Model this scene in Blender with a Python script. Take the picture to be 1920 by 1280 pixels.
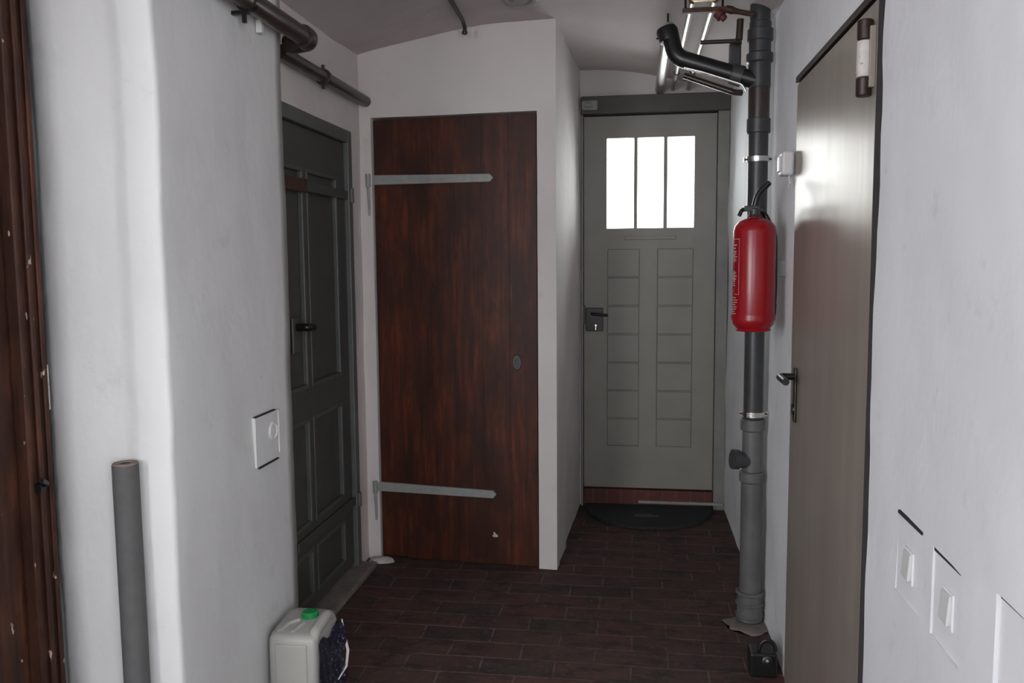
import bpy, bmesh, math, random
from mathutils import Vector, Matrix, noise
random.seed(7)
for o in list(bpy.data.objects): bpy.data.objects.remove(o)
S = bpy.context.scene
COL = S.collection
PI = math.pi

# ---------------------------------------------------------------- camera
cam = bpy.data.cameras.new('camera'); cam.sensor_width = 36; cam.lens = 30.0
cam.clip_start = .02
co = bpy.data.objects.new('camera', cam); COL.objects.link(co)
R = Matrix(((0.989711, -0.005467, 0.142978), (0.142844, 0.095435, -0.985133), (-0.008259, 0.995421, 0.095234)))
co.matrix_world = Matrix.Translation((0, 0, 1.35)) @ R.to_4x4()
S.camera = co

# ---------------------------------------------------------------- light
w = bpy.data.worlds.new('overcast_sky'); S.world = w; w.use_nodes = True
bg = w.node_tree.nodes['Background']
bg.inputs[0].default_value = (0.97, 0.97, 1.0, 1); bg.inputs[1].default_value = 13.0
def portal(name, loc, rot, sx, sy):
    l = bpy.data.lights.new(name, 'AREA'); l.shape = 'RECTANGLE'; l.size = sx; l.size_y = sy
    l.cycles.is_portal = True
    o = bpy.data.objects.new(name, l); o.location = loc; o.rotation_euler = rot; COL.objects.link(o)
# unseen back-wall openings, added and sized for their daylight: x0 x1 z0 z1
BWS = [(-3.15, -1.45, 0.7, 2.3), (-0.62, -0.18, 1.0, 2.0), (0.65, 2.2, 0.7, 2.3)]
BY = -1.6
for b_w in BWS:
    portal('daylight_portal_back', ((b_w[0]+b_w[1])/2, BY-.05, (b_w[2]+b_w[3])/2), (PI/2, 0, 0), b_w[1]-b_w[0], b_w[3]-b_w[2])
portal('daylight_portal_door', (0.07, 4.70, 1.75), (-PI/2, 0, 0), .48, .5)
vs = S.view_settings
vs.view_transform = 'Standard'; vs.look = 'None'; vs.gamma = 1; vs.use_curve_mapping = False
vs.exposure = 0.0

# ---------------------------------------------------------------- materials
def nt(name):
    m = bpy.data.materials.new(name); m.use_nodes = True
    t = m.node_tree; return m, t, t.nodes['Principled BSDF']
def N(t, k, **kw):
    n = t.nodes.new(k)
    for a, b in kw.items():
        if a in n.inputs: n.inputs[a].default_value = b
        else: setattr(n, a, b)
    return n
def coords(t, scale=(1,1,1)):
    tc = N(t, 'ShaderNodeTexCoord'); mp = N(t, 'ShaderNodeMapping'); mp.inputs['Scale'].default_value = scale
    t.links.new(tc.outputs['Object'], mp.inputs[0]); return mp.outputs[0]
def ramp(t, src, stops):
    r = N(t, 'ShaderNodeValToRGB'); e = r.color_ramp.elements
    while len(e) < len(stops): e.new(.5)
    for i, (p, c) in enumerate(stops):
        e[i].position = p; e[i].color = (*c, 1) if len(c) == 3 else c
    t.links.new(src, r.inputs[0]); return r.outputs[0]
def mixc(t, f, a, b, mode='MIX'):
    m = N(t, 'ShaderNodeMix', data_type='RGBA', blend_type=mode)
    for i, v in ((0, f), (6, a), (7, b)):
        if hasattr(v, 'links'): t.links.new(v, m.inputs[i])
        else: m.inputs[i].default_value = v if i == 0 else (*v, 1)
    return m.outputs[2]
def bump(t, b, src, strength, dist):
    n = N(t, 'ShaderNodeBump', Strength=strength, Distance=dist); t.links.new(src, n.inputs['Height'])
    prev = b.inputs['Normal'].links
    if prev: t.links.new(prev[0].from_socket, n.inputs['Normal'])
    t.links.new(n.outputs[0], b.inputs['Normal'])
def noise_n(t, vec, scale, detail=4, rough=.55):
    n = N(t, 'ShaderNodeTexNoise'); n.inputs['Scale'].default_value = scale
    n.inputs['Detail'].default_value = detail; n.inputs['Roughness'].default_value = rough
    t.links.new(vec, n.inputs[0]); return n.outputs[0]
def plaster(name, base, tint, stain=(.33,.31,.28), rough=.75, brush=True):
    m, t, b = nt(name)
    v = coords(t)
    c = mixc(t, ramp(t, noise_n(t, v, 1.7, 3), [(.35,(0,0,0)), (.7,(1,1,1))]), base, tint)
    c = mixc(t, ramp(t, noise_n(t, v, 9, 5, .65), [(.62,(0,0,0)), (.85,(.35,.35,.35))]), c, stain)
    c = mixc(t, ramp(t, noise_n(t, coords(t, (1,1,.6)), 21, 3, .5), [(.755,(0,0,0)), (.79,(.5,.5,.5))]), c, stain)
    t.links.new(c, b.inputs['Base Color']); b.inputs['Roughness'].default_value = rough
    b.inputs['Specular IOR Level'].default_value = .35
    bump(t, b, noise_n(t, coords(t, (1,1,.75)), 7, 4, .5), .45, .012)
    bump(t, b, noise_n(t, v, 34, 3), .25, .002)
    return m
def paint(name, col, rough=.45, metal=0, var=.25, scale=25, dirt=None, bmp=.1, spec=.5):
    m, t, b = nt(name); v = coords(t)
    c2 = tuple(x*(1-var) for x in col)
    c = mixc(t, ramp(t, noise_n(t, v, scale, 4), [(.35,(0,0,0)), (.7,(1,1,1))]), col, c2)
    if dirt: c = mixc(t, ramp(t, noise_n(t, v, scale*1.7, 5, .7), [(.57,(0,0,0)), (.66,(1,1,1))]), c, dirt)
    t.links.new(c, b.inputs['Base Color'])
    b.inputs['Roughness'].default_value = rough; b.inputs['Metallic'].default_value = metal
    b.inputs['Specular IOR Level'].default_value = spec
    if bmp: bump(t, b, noise_n(t, v, scale*3, 3), bmp, .002)
    return m
def wood(name, cols, axis='X', plank=0, scratch=False, rough=.5):
    m, t, b = nt(name)
    sc = (1,1,.085)
    v = coords(t, sc)
    n1 = noise_n(t, v, 38, 6, .65)
    c = ramp(t, n1, [(.3, cols[0]), (.5, cols[1]), (.68, cols[2])])
    blot = noise_n(t, coords(t, (1,1,.5)), 5.5, 5, .65)
    c = mixc(t, ramp(t, blot, [(.42,(0,0,0)), (.6,(.85,.85,.85))]), c, cols[0])
    fine = noise_n(t, coords(t, (1,1,.25)), 55, 4, .7)
    c = mixc(t, ramp(t, fine, [(.58,(0,0,0)), (.75,(.8,.8,.8))]), c, cols[3])
    if scratch:
        c = mixc(t, ramp(t, noise_n(t, coords(t, (1,1,.5)), 45, 2, .4), [(.73,(0,0,0)), (.755,(1,1,1))]), c, (.42,.36,.28))
    t.links.new(c, b.inputs['Base Color']); b.inputs['Roughness'].default_value = rough
    b.inputs['Specular IOR Level'].default_value = .3
    bump(t, b, n1, .4, .003); return m

M = {}
M['wall'] = plaster('white_plaster', (.79,.80,.815), (.73,.74,.755))
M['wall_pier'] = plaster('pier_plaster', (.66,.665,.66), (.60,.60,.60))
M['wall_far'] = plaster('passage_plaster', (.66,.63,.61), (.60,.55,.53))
M['ceiling'] = plaster('ceiling_plaster', (.58,.52,.505), (.50,.445,.435), rough=.85)
M['brown'] = wood('brown_varnished_wood', [(.028,.009,.005), (.072,.015,.006), (.135,.034,.010), (.010,.005,.004)], scratch=False, rough=.5)
M['brown_old'] = wood('worn_brown_door_wood', [(.025,.010,.007), (.06,.022,.012), (.11,.04,.02), (.015,.008,.007)], scratch=True, rough=.5)
M['strap'] = paint('grey_strap_paint', (.30,.31,.30), .5, 0, .15, 40)
M['dkgreen'] = paint('dark_grey_green_paint', (.066,.067,.062), .5, 0, .2, 12)
M['dkframe'] = paint('grey_green_frame_paint', (.10,.105,.10), .5, 0, .2, 12)
M['dkmould'] = paint('grey_green_moulding_paint', (.082,.086,.081), .5, 0, .2, 12)
M['fardoor'] = paint('warm_grey_door_paint', (.28,.27,.238), .5, 0, .1, 6, bmp=.1)
M['farframe'] = paint('grey_frame_paint', (.24,.24,.22), .5, 0, .2, 8)
M['lintel'] = paint('shaded_lintel_paint', (.085,.075,.072), .55, 0, .25, 8)  # tone darkened for the shade in the lintel recess
M['black'] = paint('black_plastic', (.012,.012,.013), .35, 0, .2, 30, bmp=0)
M['blackiron'] = paint('black_iron', (.018,.016,.016), .3, .4, .3, 40)
M['chrome'] = paint('chrome_steel', (.75,.74,.72), .22, 1, .15, 60, bmp=.2)
M['galv'] = paint('galvanised_pipe', (.62,.60,.57), .3, 1, .25, 50, dirt=(.30,.26,.22), bmp=.2)
M['soil'] = paint('dark_grey_soil_pipe', (.045,.048,.05), .38, 0, .35, 18, dirt=(.06,.045,.035), bmp=.15)
M['soil_low'] = paint('grey_plastic_pipe', (.12,.123,.12), .42, 0, .25, 14, dirt=(.12,.11,.10), bmp=.15)
M['brownpipe'] = paint('brown_painted_pipe', (.045,.03,.024), .3, 0, .35, 14, dirt=(.02,.018,.018), bmp=.1)
M['rust'] = paint('rusty_metal', (.085,.042,.026), .6, .3, .5, 30, dirt=(.05,.02,.012), bmp=.4)
M['dkpipe'] = paint('dark_sleeved_pipe', (.03,.026,.025), .45, 0, .35, 20, bmp=.2)
M['red'] = paint('red_cylinder_enamel', (.30,.006,.012), .27, 0, .08, 5, bmp=0)
M['print'] = paint('pale_print', (.62,.45,.45), .4, 0, .5, 120, bmp=0)
M['white'] = paint('white_plastic', (.66,.66,.64), .4, 0, .05, 20, bmp=0)
M['whiteflake'] = paint('flaked_white_paint', (.58,.55,.52), .6, 0, .15, 40, dirt=(.22,.08,.03))
M['hinge_dark'] = paint('dark_brown_hinge', (.035,.018,.015), .4, .2, .3, 60)
M['can'] = paint('milky_canister_plastic', (.35,.35,.32), .4, 0, .06, 6, bmp=0)
M['green'] = paint('green_cap_plastic', (.008,.22,.06), .4, 0, .1, 20, bmp=0)
M['foam'] = paint('grey_foam', (.092,.090,.090), .8, 0, .15, 30)
M['foam_in'] = paint('cut_foam_brownish', (.22,.17,.15), .9, 0, .2, 60)
M['dklabel'] = paint('dark_blue_label', (.012,.012,.03), .4, 0, .3, 60, dirt=(.3,.3,.33), bmp=0)
M['mat'] = paint('dark_door_mat', (.022,.026,.026), .9, 0, .4, 60, bmp=.6)
M['matlogo'] = paint('mat_emblem_grey', (.10,.10,.10), .9, 0, .4, 90)
M['mortar'] = paint('grey_mortar', (.20,.17,.15), .9, 0, .35, 20, bmp=.5)
M['limewash'] = paint('white_lime_lump', (.5,.47,.43), .9, 0, .3, 20, bmp=.5)
M['lamp'] = paint('beige_ceiling_fitting', (.30,.27,.25), .5, 0, .1, 20, bmp=0)
M['brass'] = paint('brass_fitting', (.45,.33,.16), .35, 1, .3, 40)
M['reddark'] = paint('dark_red_valve', (.12,.03,.025), .5, 0, .3, 40)
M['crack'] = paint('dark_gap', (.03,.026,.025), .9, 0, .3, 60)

# brushed lacquered metal door
m, t, b = nt('satin_metal_door')
v = coords(t, (1,1,.03))
n1 = noise_n(t, v, 18, 4)
c = mixc(t, ramp(t, n1, [(.35,(0,0,0)), (.7,(1,1,1))]), (.345,.305,.262), (.285,.25,.215))
c = mixc(t, ramp(t, noise_n(t, coords(t), 1.6, 2), [(.42,(0,0,0)), (.6,(.6,.6,.6))]), c, (.26,.215,.185))
t.links.new(c, b.inputs['Base Color']); b.inputs['Metallic'].default_value = .12; b.inputs['Specular IOR Level'].default_value = .22; b.inputs['Specular Tint'].default_value = (1.0,.93,.82,1)
b.inputs['Roughness'].default_value = .31
bump(t, b, n1, .15, .002); bump(t, b, noise_n(t, coords(t, (1,1,.3)), 6, 2), .25, .004); M['satin'] = m

# quarry brick floor
m, t, b = nt('red_brown_floor_bricks')
v = coords(t)
br = N(t, 'ShaderNodeTexBrick', offset=.5, squash=1)
br.inputs['Scale'].default_value = 1
br.inputs['Brick Width'].default_value = .25; br.inputs['Row Height'].default_value = .115
br.inputs['Mortar Size'].default_value = .005; br.inputs['Mortar Smooth'].default_value = .4
br.inputs['Bias'].default_value = 0
br.inputs['Color1'].default_value = (.098,.046,.038,1); br.inputs['Color2'].default_value = (.048,.036,.034,1)
br.inputs['Mortar'].default_value = (.135,.098,.082,1)
wv = N(t, 'ShaderNodeVectorMath', operation='ADD')
nn = N(t, 'ShaderNodeTexNoise'); nn.inputs['Scale'].default_value = 5; t.links.new(v, nn.inputs[0])
sc_ = N(t, 'ShaderNodeVectorMath', operation='SCALE'); sc_.inputs['Scale'].default_value = .018
t.links.new(nn.outputs['Color'], sc_.inputs[0]); t.links.new(v, wv.inputs[0]); t.links.new(sc_.outputs[0], wv.inputs[1])
t.links.new(wv.outputs[0], br.inputs[0])
c = mixc(t, ramp(t, noise_n(t, v, 2.4, 4), [(.42,(0,0,0)), (.72,(.75,.75,.75))]), br.outputs[0], (.085,.056,.045))
c = mixc(t, ramp(t, noise_n(t, coords(t, (.5,1,1)), 16, 5, .7), [(.47,(0,0,0)), (.62,(.85,.85,.85))]), c, (.036,.027,.026))
c = mixc(t, ramp(t, noise_n(t, v, 40, 4, .7), [(.56,(0,0,0)), (.70,(.6,.6,.6))]), c, (.15,.11,.095))
t.links.new(c, b.inputs['Base Color']); b.inputs['Roughness'].default_value = .75
b.inputs['Specular IOR Level'].default_value = .25
inv = N(t, 'ShaderNodeMath', operation='SUBTRACT'); inv.inputs[0].default_value = 1; t.links.new(br.outputs['Fac'], inv.inputs[1])
bump(t, b, inv.outputs[0], .6, .004); bump(t, b, noise_n(t, v, 30, 5), .5, .004)
M['floor'] = m
m, t, b = nt('red_step_tiles'); v = coords(t)
br = N(t, 'ShaderNodeTexBrick', offset=0); br.inputs['Scale'].default_value = 1
br.inputs['Brick Width'].default_value = .075; br.inputs['Row Height'].default_value = .3; br.inputs['Mortar Size'].default_value = .003
br.inputs['Color1'].default_value = (.12,.025,.02,1); br.inputs['Color2'].default_value = (.085,.02,.018,1); br.inputs['Mortar'].default_value = (.12,.07,.06,1)
t.links.new(v, br.inputs[0]); t.links.new(br.outputs[0], b.inputs['Base Color']); b.inputs['Roughness'].default_value = .5; M['redtile'] = m
# glass
m, t, b = nt('clear_window_glass')
t.nodes.remove(b); out = t.nodes['Material Output']
tr = N(t, 'ShaderNodeBsdfTransparent'); gl = N(t, 'ShaderNodeBsdfGlossy'); gl.inputs['Roughness'].default_value = .05
tr.inputs[0].default_value = (.95,.97,.96,1)
fr = N(t, 'ShaderNodeFresnel'); fr.inputs['IOR'].default_value = 1.45; mx = N(t, 'ShaderNodeMixShader')
t.links.new(fr.outputs[0], mx.inputs[0]); t.links.new(tr.outputs[0], mx.inputs[1]); t.links.new(gl.outputs[0], mx.inputs[2])
t.links.new(mx.outputs[0], out.inputs[0]); M['glass'] = m

# ---------------------------------------------------------------- mesh helpers
def obj(name, bm, mat, parent=None, smooth=False, bevel=0, seg=2):
    me = bpy.data.meshes.new(name); bmesh.ops.recalc_face_normals(bm, faces=bm.faces)
    bm.to_mesh(me); bm.free()
    o = bpy.data.objects.new(name, me); COL.objects.link(o)
    me.materials.append(M[mat] if isinstance(mat, str) else mat)
    if smooth:
        for p in me.polygons: p.use_smooth = True
        if smooth != 'all':
            me.set_sharp_from_angle(angle=math.radians(38))
    if bevel:
        md = o.modifiers.new('bevel', 'BEVEL'); md.width = bevel; md.segments = seg; md.limit_method = 'ANGLE'
    if parent is not None: o.parent = parent; o.matrix_parent_inverse = parent.matrix_basis.inverted()
    return o
def tag(o, label=None, cat=None, group=None, kind=None):
    if label: o['label'] = label
    if cat: o['category'] = cat
    if group: o['group'] = group
    if kind: o['kind'] = kind
    return o
def thing(name, loc, label, cat, group=None, kind=None):
    o = bpy.data.objects.new(name, None); COL.objects.link(o); o.location = loc; o.empty_display_size = .05
    return tag(o, label, cat, group, kind)
def BM(): return bmesh.new()
def box(bm, x0, x1, y0, y1, z0, z1, rot=None):
    r = bmesh.ops.create_cube(bm, size=1)
    mt = Matrix.Translation(((x0+x1)/2, (y0+y1)/2, (z0+z1)/2)) @ Matrix.Diagonal((x1-x0, y1-y0, z1-z0, 1))
    if rot: mt = rot @ mt
    bmesh.ops.transform(bm, matrix=mt, verts=r['verts']); return bm
def frame_of(d):
    d = d.normalized(); a = Vector((0,0,1)) if abs(d.z) < .9 else Vector((1,0,0))
    u = d.cross(a).normalized(); return u, d.cross(u).normalized()
def tube(bm, pts, rad, seg=20, caps=True):
    """sweep a circle along pts; rad a number or one per point"""
    pts = [Vector(p) for p in pts]; n = len(pts)
    rad = [rad]*n if isinstance(rad, (int, float)) else rad
    rings = []; u = None
    for i, p in enumerate(pts):
        d = (pts[min(i+1, n-1)]-pts[i]).normalized() + (pts[i]-pts[max(i-1, 0)]).normalized()
        d.normalize()
        if u is None: u, _ = frame_of(d)
        u = (u - d*u.dot(d)).normalized(); vv = d.cross(u)
        rings.append([bm.verts.new(p + rad[i]*(math.cos(a)*u + math.sin(a)*vv)) for a in [2*PI*k/seg for k in range(seg)]])
    for a, b_ in zip(rings, rings[1:]):
        for k in range(seg): bm.faces.new((a[k], a[(k+1)%seg], b_[(k+1)%seg], b_[k]))
    if caps: bm.faces.new(rings[0]); bm.faces.new(rings[-1])
    return bm
def bend(pts, r=.03, k=6):
    """round the corners of a polyline"""
    pts = [Vector(p) for p in pts]; out = [pts[0]]
    for a, b_, c in zip(pts, pts[1:], pts[2:]):
        d1 = (a-b_); d2 = (c-b_); rr = min(r, d1.length*.48, d2.length*.48)
        p1 = b_+d1.normalized()*rr; p2 = b_+d2.normalized()*rr
        for i in range(k+1):
            s = i/k; out.append(p1*(1-s)**2 + b_*2*s*(1-s) + p2*s*s)
    out.append(pts[-1]); return out
def lathe(bm, prof, origin, axis=(0,0,1), seg=32):
    """prof: (height along the axis, radius)"""
    o = Vector(origin); ax = Vector(axis).normalized(); u, vv = frame_of(ax); rings = []
    for h, r in prof:
        if r < 1e-5: rings.append([bm.verts.new(o+ax*h)])
        else: rings.append([bm.verts.new(o+ax*h+r*(math.cos(2*PI*k/seg)*u+math.sin(2*PI*k/seg)*vv)) for k in range(seg)])
    for a, b_ in zip(rings, rings[1:]):
        for k in range(seg):
            q = [a[k % len(a)], a[(k+1) % len(a)], b_[(k+1) % len(b_)], b_[k % len(b_)]]
            f = []
            for x in q:
                if x not in f: f.append(x)
            if len(f) > 2: bm.faces.new(f)
    for r in (rings[0], rings[-1]):
        if len(r) > 1: bm.faces.new(r)
    return bm
def subdivs(a, b_, step, cuts):
    xs = sorted(set([a, b_]+[c for c in cuts if a < c < b_])); out = [xs[0]]
    for p, q in zip(xs, xs[1:]):
        n = max(1, math.ceil((q-p)/step-1e-6)); out += [p+(q-p)*(i+1)/n for i in range(n)]
    return out
def slab(bm, O, U, V, Nn, ur, vr, holes, depth, step=.06, amp=0., top=None, fq=2.2, edge=0.):
    """a sheet of masonry: a grid over u,v with rectangular holes, pushed about by noise, with its own depth behind the face.
    top: function u -> highest v"""
    O, U, V, Nn = map(Vector, (O, U, V, Nn))
    us = subdivs(*ur, step, [h[0] for h in holes]+[h[1] for h in holes])
    vv = subdivs(*vr, step, [h[2] for h in holes]+[h[3] for h in holes])
    def P(i, j, d):
        u, v = us[i], vv[j]
        if top: v = min(v, top(u))
        p = O+U*u+V*v
        q = p*fq
        k = noise.noise(q)*amp + noise.noise(q*4.3)*amp*.3
        e = 0
        if edge:
            e = edge*noise.noise(p*11+Vector((9,3,5)))
        return p+Nn*(k-d)+U*e+V*e*.6
    inside = lambda i, j: 0 <= i < len(us)-1 and 0 <= j < len(vv)-1 and not any(
        h[0]-1e-6 <= (us[i]+us[i+1])/2 <= h[1] and h[2]-1e-6 <= (vv[j]+vv[j+1])/2 <= h[3] for h in holes)
    F, B = {}, {}
    def g(D, i, j, d):
        if (i, j) not in D: D[i, j] = bm.verts.new(P(i, j, d))
        return D[i, j]
    for i in range(len(us)-1):
        for j in range(len(vv)-1):
            if not inside(i, j): continue
            c = [(i, j), (i+1, j), (i+1, j+1), (i, j+1)]
            if top and min(top(us[i]), top(us[i+1])) <= vv[j]: continue
            f = [g(F, *k, 0) for k in c]; k2 = [g(B, *k, depth) for k in c]
            try: bm.faces.new(f); bm.faces.new(k2[::-1])
            except ValueError: pass
            for (a, b_), (di, dj) in zip(((0,1),(1,2),(2,3),(3,0)), ((0,-1),(1,0),(0,1),(-1,0))):
                if not inside(i+di, j+dj): 
                    bm.faces.new((f[a], f[b_], k2[b_], k2[a]))
    return bm

def vault(x):
    return 2.34 - (.112*((x+.3)/.92)**2 if x < -.3 else .145*((x+.3)/.78)**2)

# ---------------------------------------------------------------- setting
bm = BM(); slab(bm, (0,0,0), (1,0,0), (0,1,0), (0,0,1), (-3.6,2.6), (-2.0,4.9), [], .12, .12, .003)
tag(obj('floor', bm, 'floor', smooth=True), 'worn red-brown brick paver floor of the cellar corridor', 'floor', kind='structure')

bm = BM(); xs = [-1.8+2.75*i/40 for i in range(41)]; ys = [.4+4.5*j/90 for j in range(91)]
for k in (0, 1):
    g = [[bm.verts.new((x, y, vault(x) + .15*k + (0 if k else .008*noise.noise(Vector((x*3, y*2.4, 1)))))) for y in ys] for x in xs]
    for i in range(40):
        for j in range(90): bm.faces.new((g[i][j], g[i+1][j], g[i+1][j+1], g[i][j+1]))
    if k == 0: g0 = g
for i in range(40):
    for j in (0, 90): bm.faces.new((g0[i][j], g0[i+1][j], g[i+1][j], g[i][j]))
for j in range(90):
    for i in (0, 40): bm.faces.new((g0[i][j], g0[i][j+1], g[i][j+1], g[i][j]))
tag(obj('ceiling', bm, 'ceiling', smooth=True), 'low vaulted plaster ceiling with a pinkish grey tone', 'ceiling', kind='structure')

# right wall: u = y, v = z
NICHE = [(1.488, 1.628, .735, .886), (1.302, 1.432, .735, .882), (1.02, 1.178, .70, .905)]
RD = (1.815, 2.705, -.02, 1.885)
bm = BM()
slab(bm, (.48,0,0), (0,1,0), (0,0,1), (-1,0,0), (.5,4.75), (-.05,2.5), NICHE+[RD], .07, .05, .010, edge=.0)
box(bm, .552, .75, .5, 4.78, -.1, 2.5)
tag(obj('wall_right', bm, 'wall', smooth=True), 'uneven white plaster wall along the right side', 'wall', kind='structure')
# left wall beyond the pier
LD = (2.70, 3.54, -.02, 1.895)
bm = BM()
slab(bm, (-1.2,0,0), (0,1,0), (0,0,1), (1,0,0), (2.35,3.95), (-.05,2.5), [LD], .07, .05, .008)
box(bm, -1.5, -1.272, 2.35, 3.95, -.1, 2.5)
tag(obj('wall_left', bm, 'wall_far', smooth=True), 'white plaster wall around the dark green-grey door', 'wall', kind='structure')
# the wall with the brown door, turned a degree or two
WA, WB = Vector((-1.30, 3.669, 0)), Vector((-.332, 3.607, 0))
ud = (WB-WA).normalized(); nd = Vector((ud.y, -ud.x, 0)); WL = (WB-WA).length
def mid(u, d, z): p = WA+ud*u+nd*d; return (p.x, p.y, z)
TU0, TU1 = .157, .890           # brown door, along the wall
bm = BM()
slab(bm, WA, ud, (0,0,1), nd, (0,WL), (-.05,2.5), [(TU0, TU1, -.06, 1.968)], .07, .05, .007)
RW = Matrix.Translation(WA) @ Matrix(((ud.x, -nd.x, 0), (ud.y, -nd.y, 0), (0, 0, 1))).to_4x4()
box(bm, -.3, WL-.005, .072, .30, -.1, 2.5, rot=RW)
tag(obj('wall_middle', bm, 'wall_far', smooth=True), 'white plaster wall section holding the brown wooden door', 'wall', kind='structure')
# passage side wall
bm = BM()
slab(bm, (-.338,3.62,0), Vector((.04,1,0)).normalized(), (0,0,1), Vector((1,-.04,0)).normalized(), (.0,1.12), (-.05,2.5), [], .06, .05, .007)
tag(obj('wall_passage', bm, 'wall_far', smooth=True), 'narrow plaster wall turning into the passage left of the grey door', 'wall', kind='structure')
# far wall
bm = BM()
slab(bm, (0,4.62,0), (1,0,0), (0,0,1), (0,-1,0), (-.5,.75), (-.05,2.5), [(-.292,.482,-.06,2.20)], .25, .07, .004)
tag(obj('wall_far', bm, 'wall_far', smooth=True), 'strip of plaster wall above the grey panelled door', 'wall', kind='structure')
# pier
def pier(bm):
    prof = [(-1.085,2.57), (-1.083,2.2), (-1.08,1.858), (-1.081,1.849), (-1.085,1.843), (-1.092,1.840), (-1.155,1.841), (-1.165,1.843), (-1.177,1.8475), (-1.190,1.852), (-1.204,1.855), (-1.26,1.857), (-1.40,1.862), (-1.40,2.57)]
    P2 = []
    n = len(prof)
    for i in range(n):
        a, b_ = prof[i], prof[(i+1)%n]; L = math.dist(a, b_); k = max(1, int(L/.05))
        P2 += [(a[0]+(b_[0]-a[0])*s/k, a[1]+(b_[1]-a[1])*s/k) for s in range(k)]
    rings = []
    for z in [-.05+2.5*j/50 for j in range(51)]:
        r = []
        for x, y in P2:
            q = Vector((x, y, z)); dx = .007*noise.noise(q*2.6)+.003*noise.noise(q*8); dy = .006*noise.noise(q*2.1+Vector((4,4,4)))+.003*noise.noise(q*9)
            r.append(bm.verts.new((x+dx, y+dy, z)))
        rings.append(r)
    for a, b_ in zip(rings, rings[1:]):
        for k in range(len(P2)): bm.faces.new((a[k], a[(k+1)%len(P2)], b_[(k+1)%len(P2)], b_[k]))
    bm.faces.new(rings[0]); bm.faces.new(rings[-1]); return bm
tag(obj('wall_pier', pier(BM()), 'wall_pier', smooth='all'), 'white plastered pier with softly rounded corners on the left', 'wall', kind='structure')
# walls outside the frame that close the corridor
bm = BM(); slab(bm, (-1.44,0,0), (0,1,0), (0,0,1), (1,0,0), (.6,2.4), (-.05,2.5), [(.95,1.855,-.06,2.2)], .07, .12, .004)
box(bm, -1.75, -1.512, .6, 2.4, -.1, 2.5)
tag(obj('wall_left_near', bm, 'wall', smooth=True), 'plaster wall around the brown door at the left edge', 'wall', kind='structure')
bm = BM(); slab(bm, (0,BY,0), (1,0,0), (0,0,1), (0,1,0), (-3.5,2.5), (-.05,2.6), BWS, .25, .2, .004)
tag(obj('wall_back', bm, 'wall', smooth=True), 'plaster wall with openings added for daylight behind the camera', 'wall', kind='structure')
bm = BM(); box(bm, -3.5, -3.3, BY, .62, -.05, 2.6); box(bm, -3.5, -1.76, .45, .62, -.05, 2.6)
tag(obj('wall_room_left', bm, 'wall'), 'plaster wall of the room behind the camera, left', 'wall', kind='structure')
bm = BM(); box(bm, 2.3, 2.5, BY, .62, -.05, 2.6); box(bm, .751, 2.5, .45, .62, -.05, 2.6)
tag(obj('wall_room_right', bm, 'wall'), 'plaster wall of the room behind the camera, right', 'wall', kind='structure')
bm = BM(); box(bm, -3.6, 2.6, -2.0, .62, 2.50, 2.65)
tag(obj('ceiling_room', bm, 'wall'), 'flat plaster ceiling of the room behind the camera', 'ceiling', kind='structure')

# ---------------------------------------------------------------- brown plank door
d = thing('door_1', mid((TU0+TU1)/2, -.01, 0), 'tall reddish brown wooden plank door with two grey strap hinges', 'door', kind='structure')
npl = 6; pw = (TU1-TU0-.012)/npl
for i in range(npl):
    bm = BM(); a = TU0+.006+i*pw
    box(bm, a+.0001, a+pw-.0001, .014+.0002*(i%2), .045, .004 if i else .010, 1.96, rot=RW)
    obj('plank', bm, 'brown', d, bevel=.0006)
for z, u1, dz in ((1.702, .69, -.004), (.334, .70, -.012)):
    bm = BM()
    u0 = TU0-.012
    # tapering strap with a pointed end
    hw0, hw1 = .021, .017
    outl = [(u0, -hw0), (u0+.54, dz-hw1), (u0+.555, dz), (u0+.54, dz+hw1), (u0, hw0)]
    fr_ = [bm.verts.new(mid(u, .001, z+h)) for u, h in outl]; bk = [bm.verts.new(mid(u, -.0135, z+h)) for u, h in outl]
    bm.faces.new(fr_); bm.faces.new(bk[::-1])
    for k in range(5): bm.faces.new((fr_[k], fr_[(k+1)%5], bk[(k+1)%5], bk[k]))
    st = obj('strap_hinge', bm, 'strap', d, bevel=.002)
    bm = BM(); tube(bm, [mid(TU0-.016, .008, z-.03), mid(TU0-.016, .008, z+.026)], .011, 14)
    obj('hinge_knuckle', bm, 'strap', st, smooth=True)
    bm = BM(); tube(bm, bend([mid(TU0-.018, .006, z-.02), mid(TU0-.014, .006, z-.10), mid(TU0-.017, .0, z-.155)], .02), [.006]*2+[.0055]*6+[.004], 10)
    obj('hinge_pin', bm, 'strap', st, smooth=True)
    for q in (.09, .27, .46):
        bm = BM(); lathe(bm, [(0,.006), (.002,.005), (.0035,0)], mid(u0+q, .0008, z+dz*q/.55), nd, 12); obj('rivet', bm, 'strap', st, smooth=True)
bm = BM(); kz = .908
lathe(bm, [(0,.021), (.003,.019), (.003,.008), (.0012,.007), (.0012,0)], mid(.795, -.0140, kz), nd, 20)
for vv in bm.verts: vv.co.z = kz+(vv.co.z-kz)*1.7
esc = obj('keyhole_plate', bm, 'black', d, smooth=True)
bm = BM(); box(bm, .7925, .7975, .0105, .0128, kz-.014, kz+.006, rot=RW); obj('keyhole', bm, 'black', esc)
bm = BM(); c0 = Vector(mid(.690, -.0138, .137))
vs_ = [bm.verts.new(c0+ud*a+Vector((0,0,b_))+nd*.002*(k%2)) for k, (a, b_) in enumerate([(-.014,-.006), (-.004,-.010), (.012,-.010), (.013,-.001), (.003,.004), (-.002,.014), (-.008,.010), (-.006,.002)])]
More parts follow.
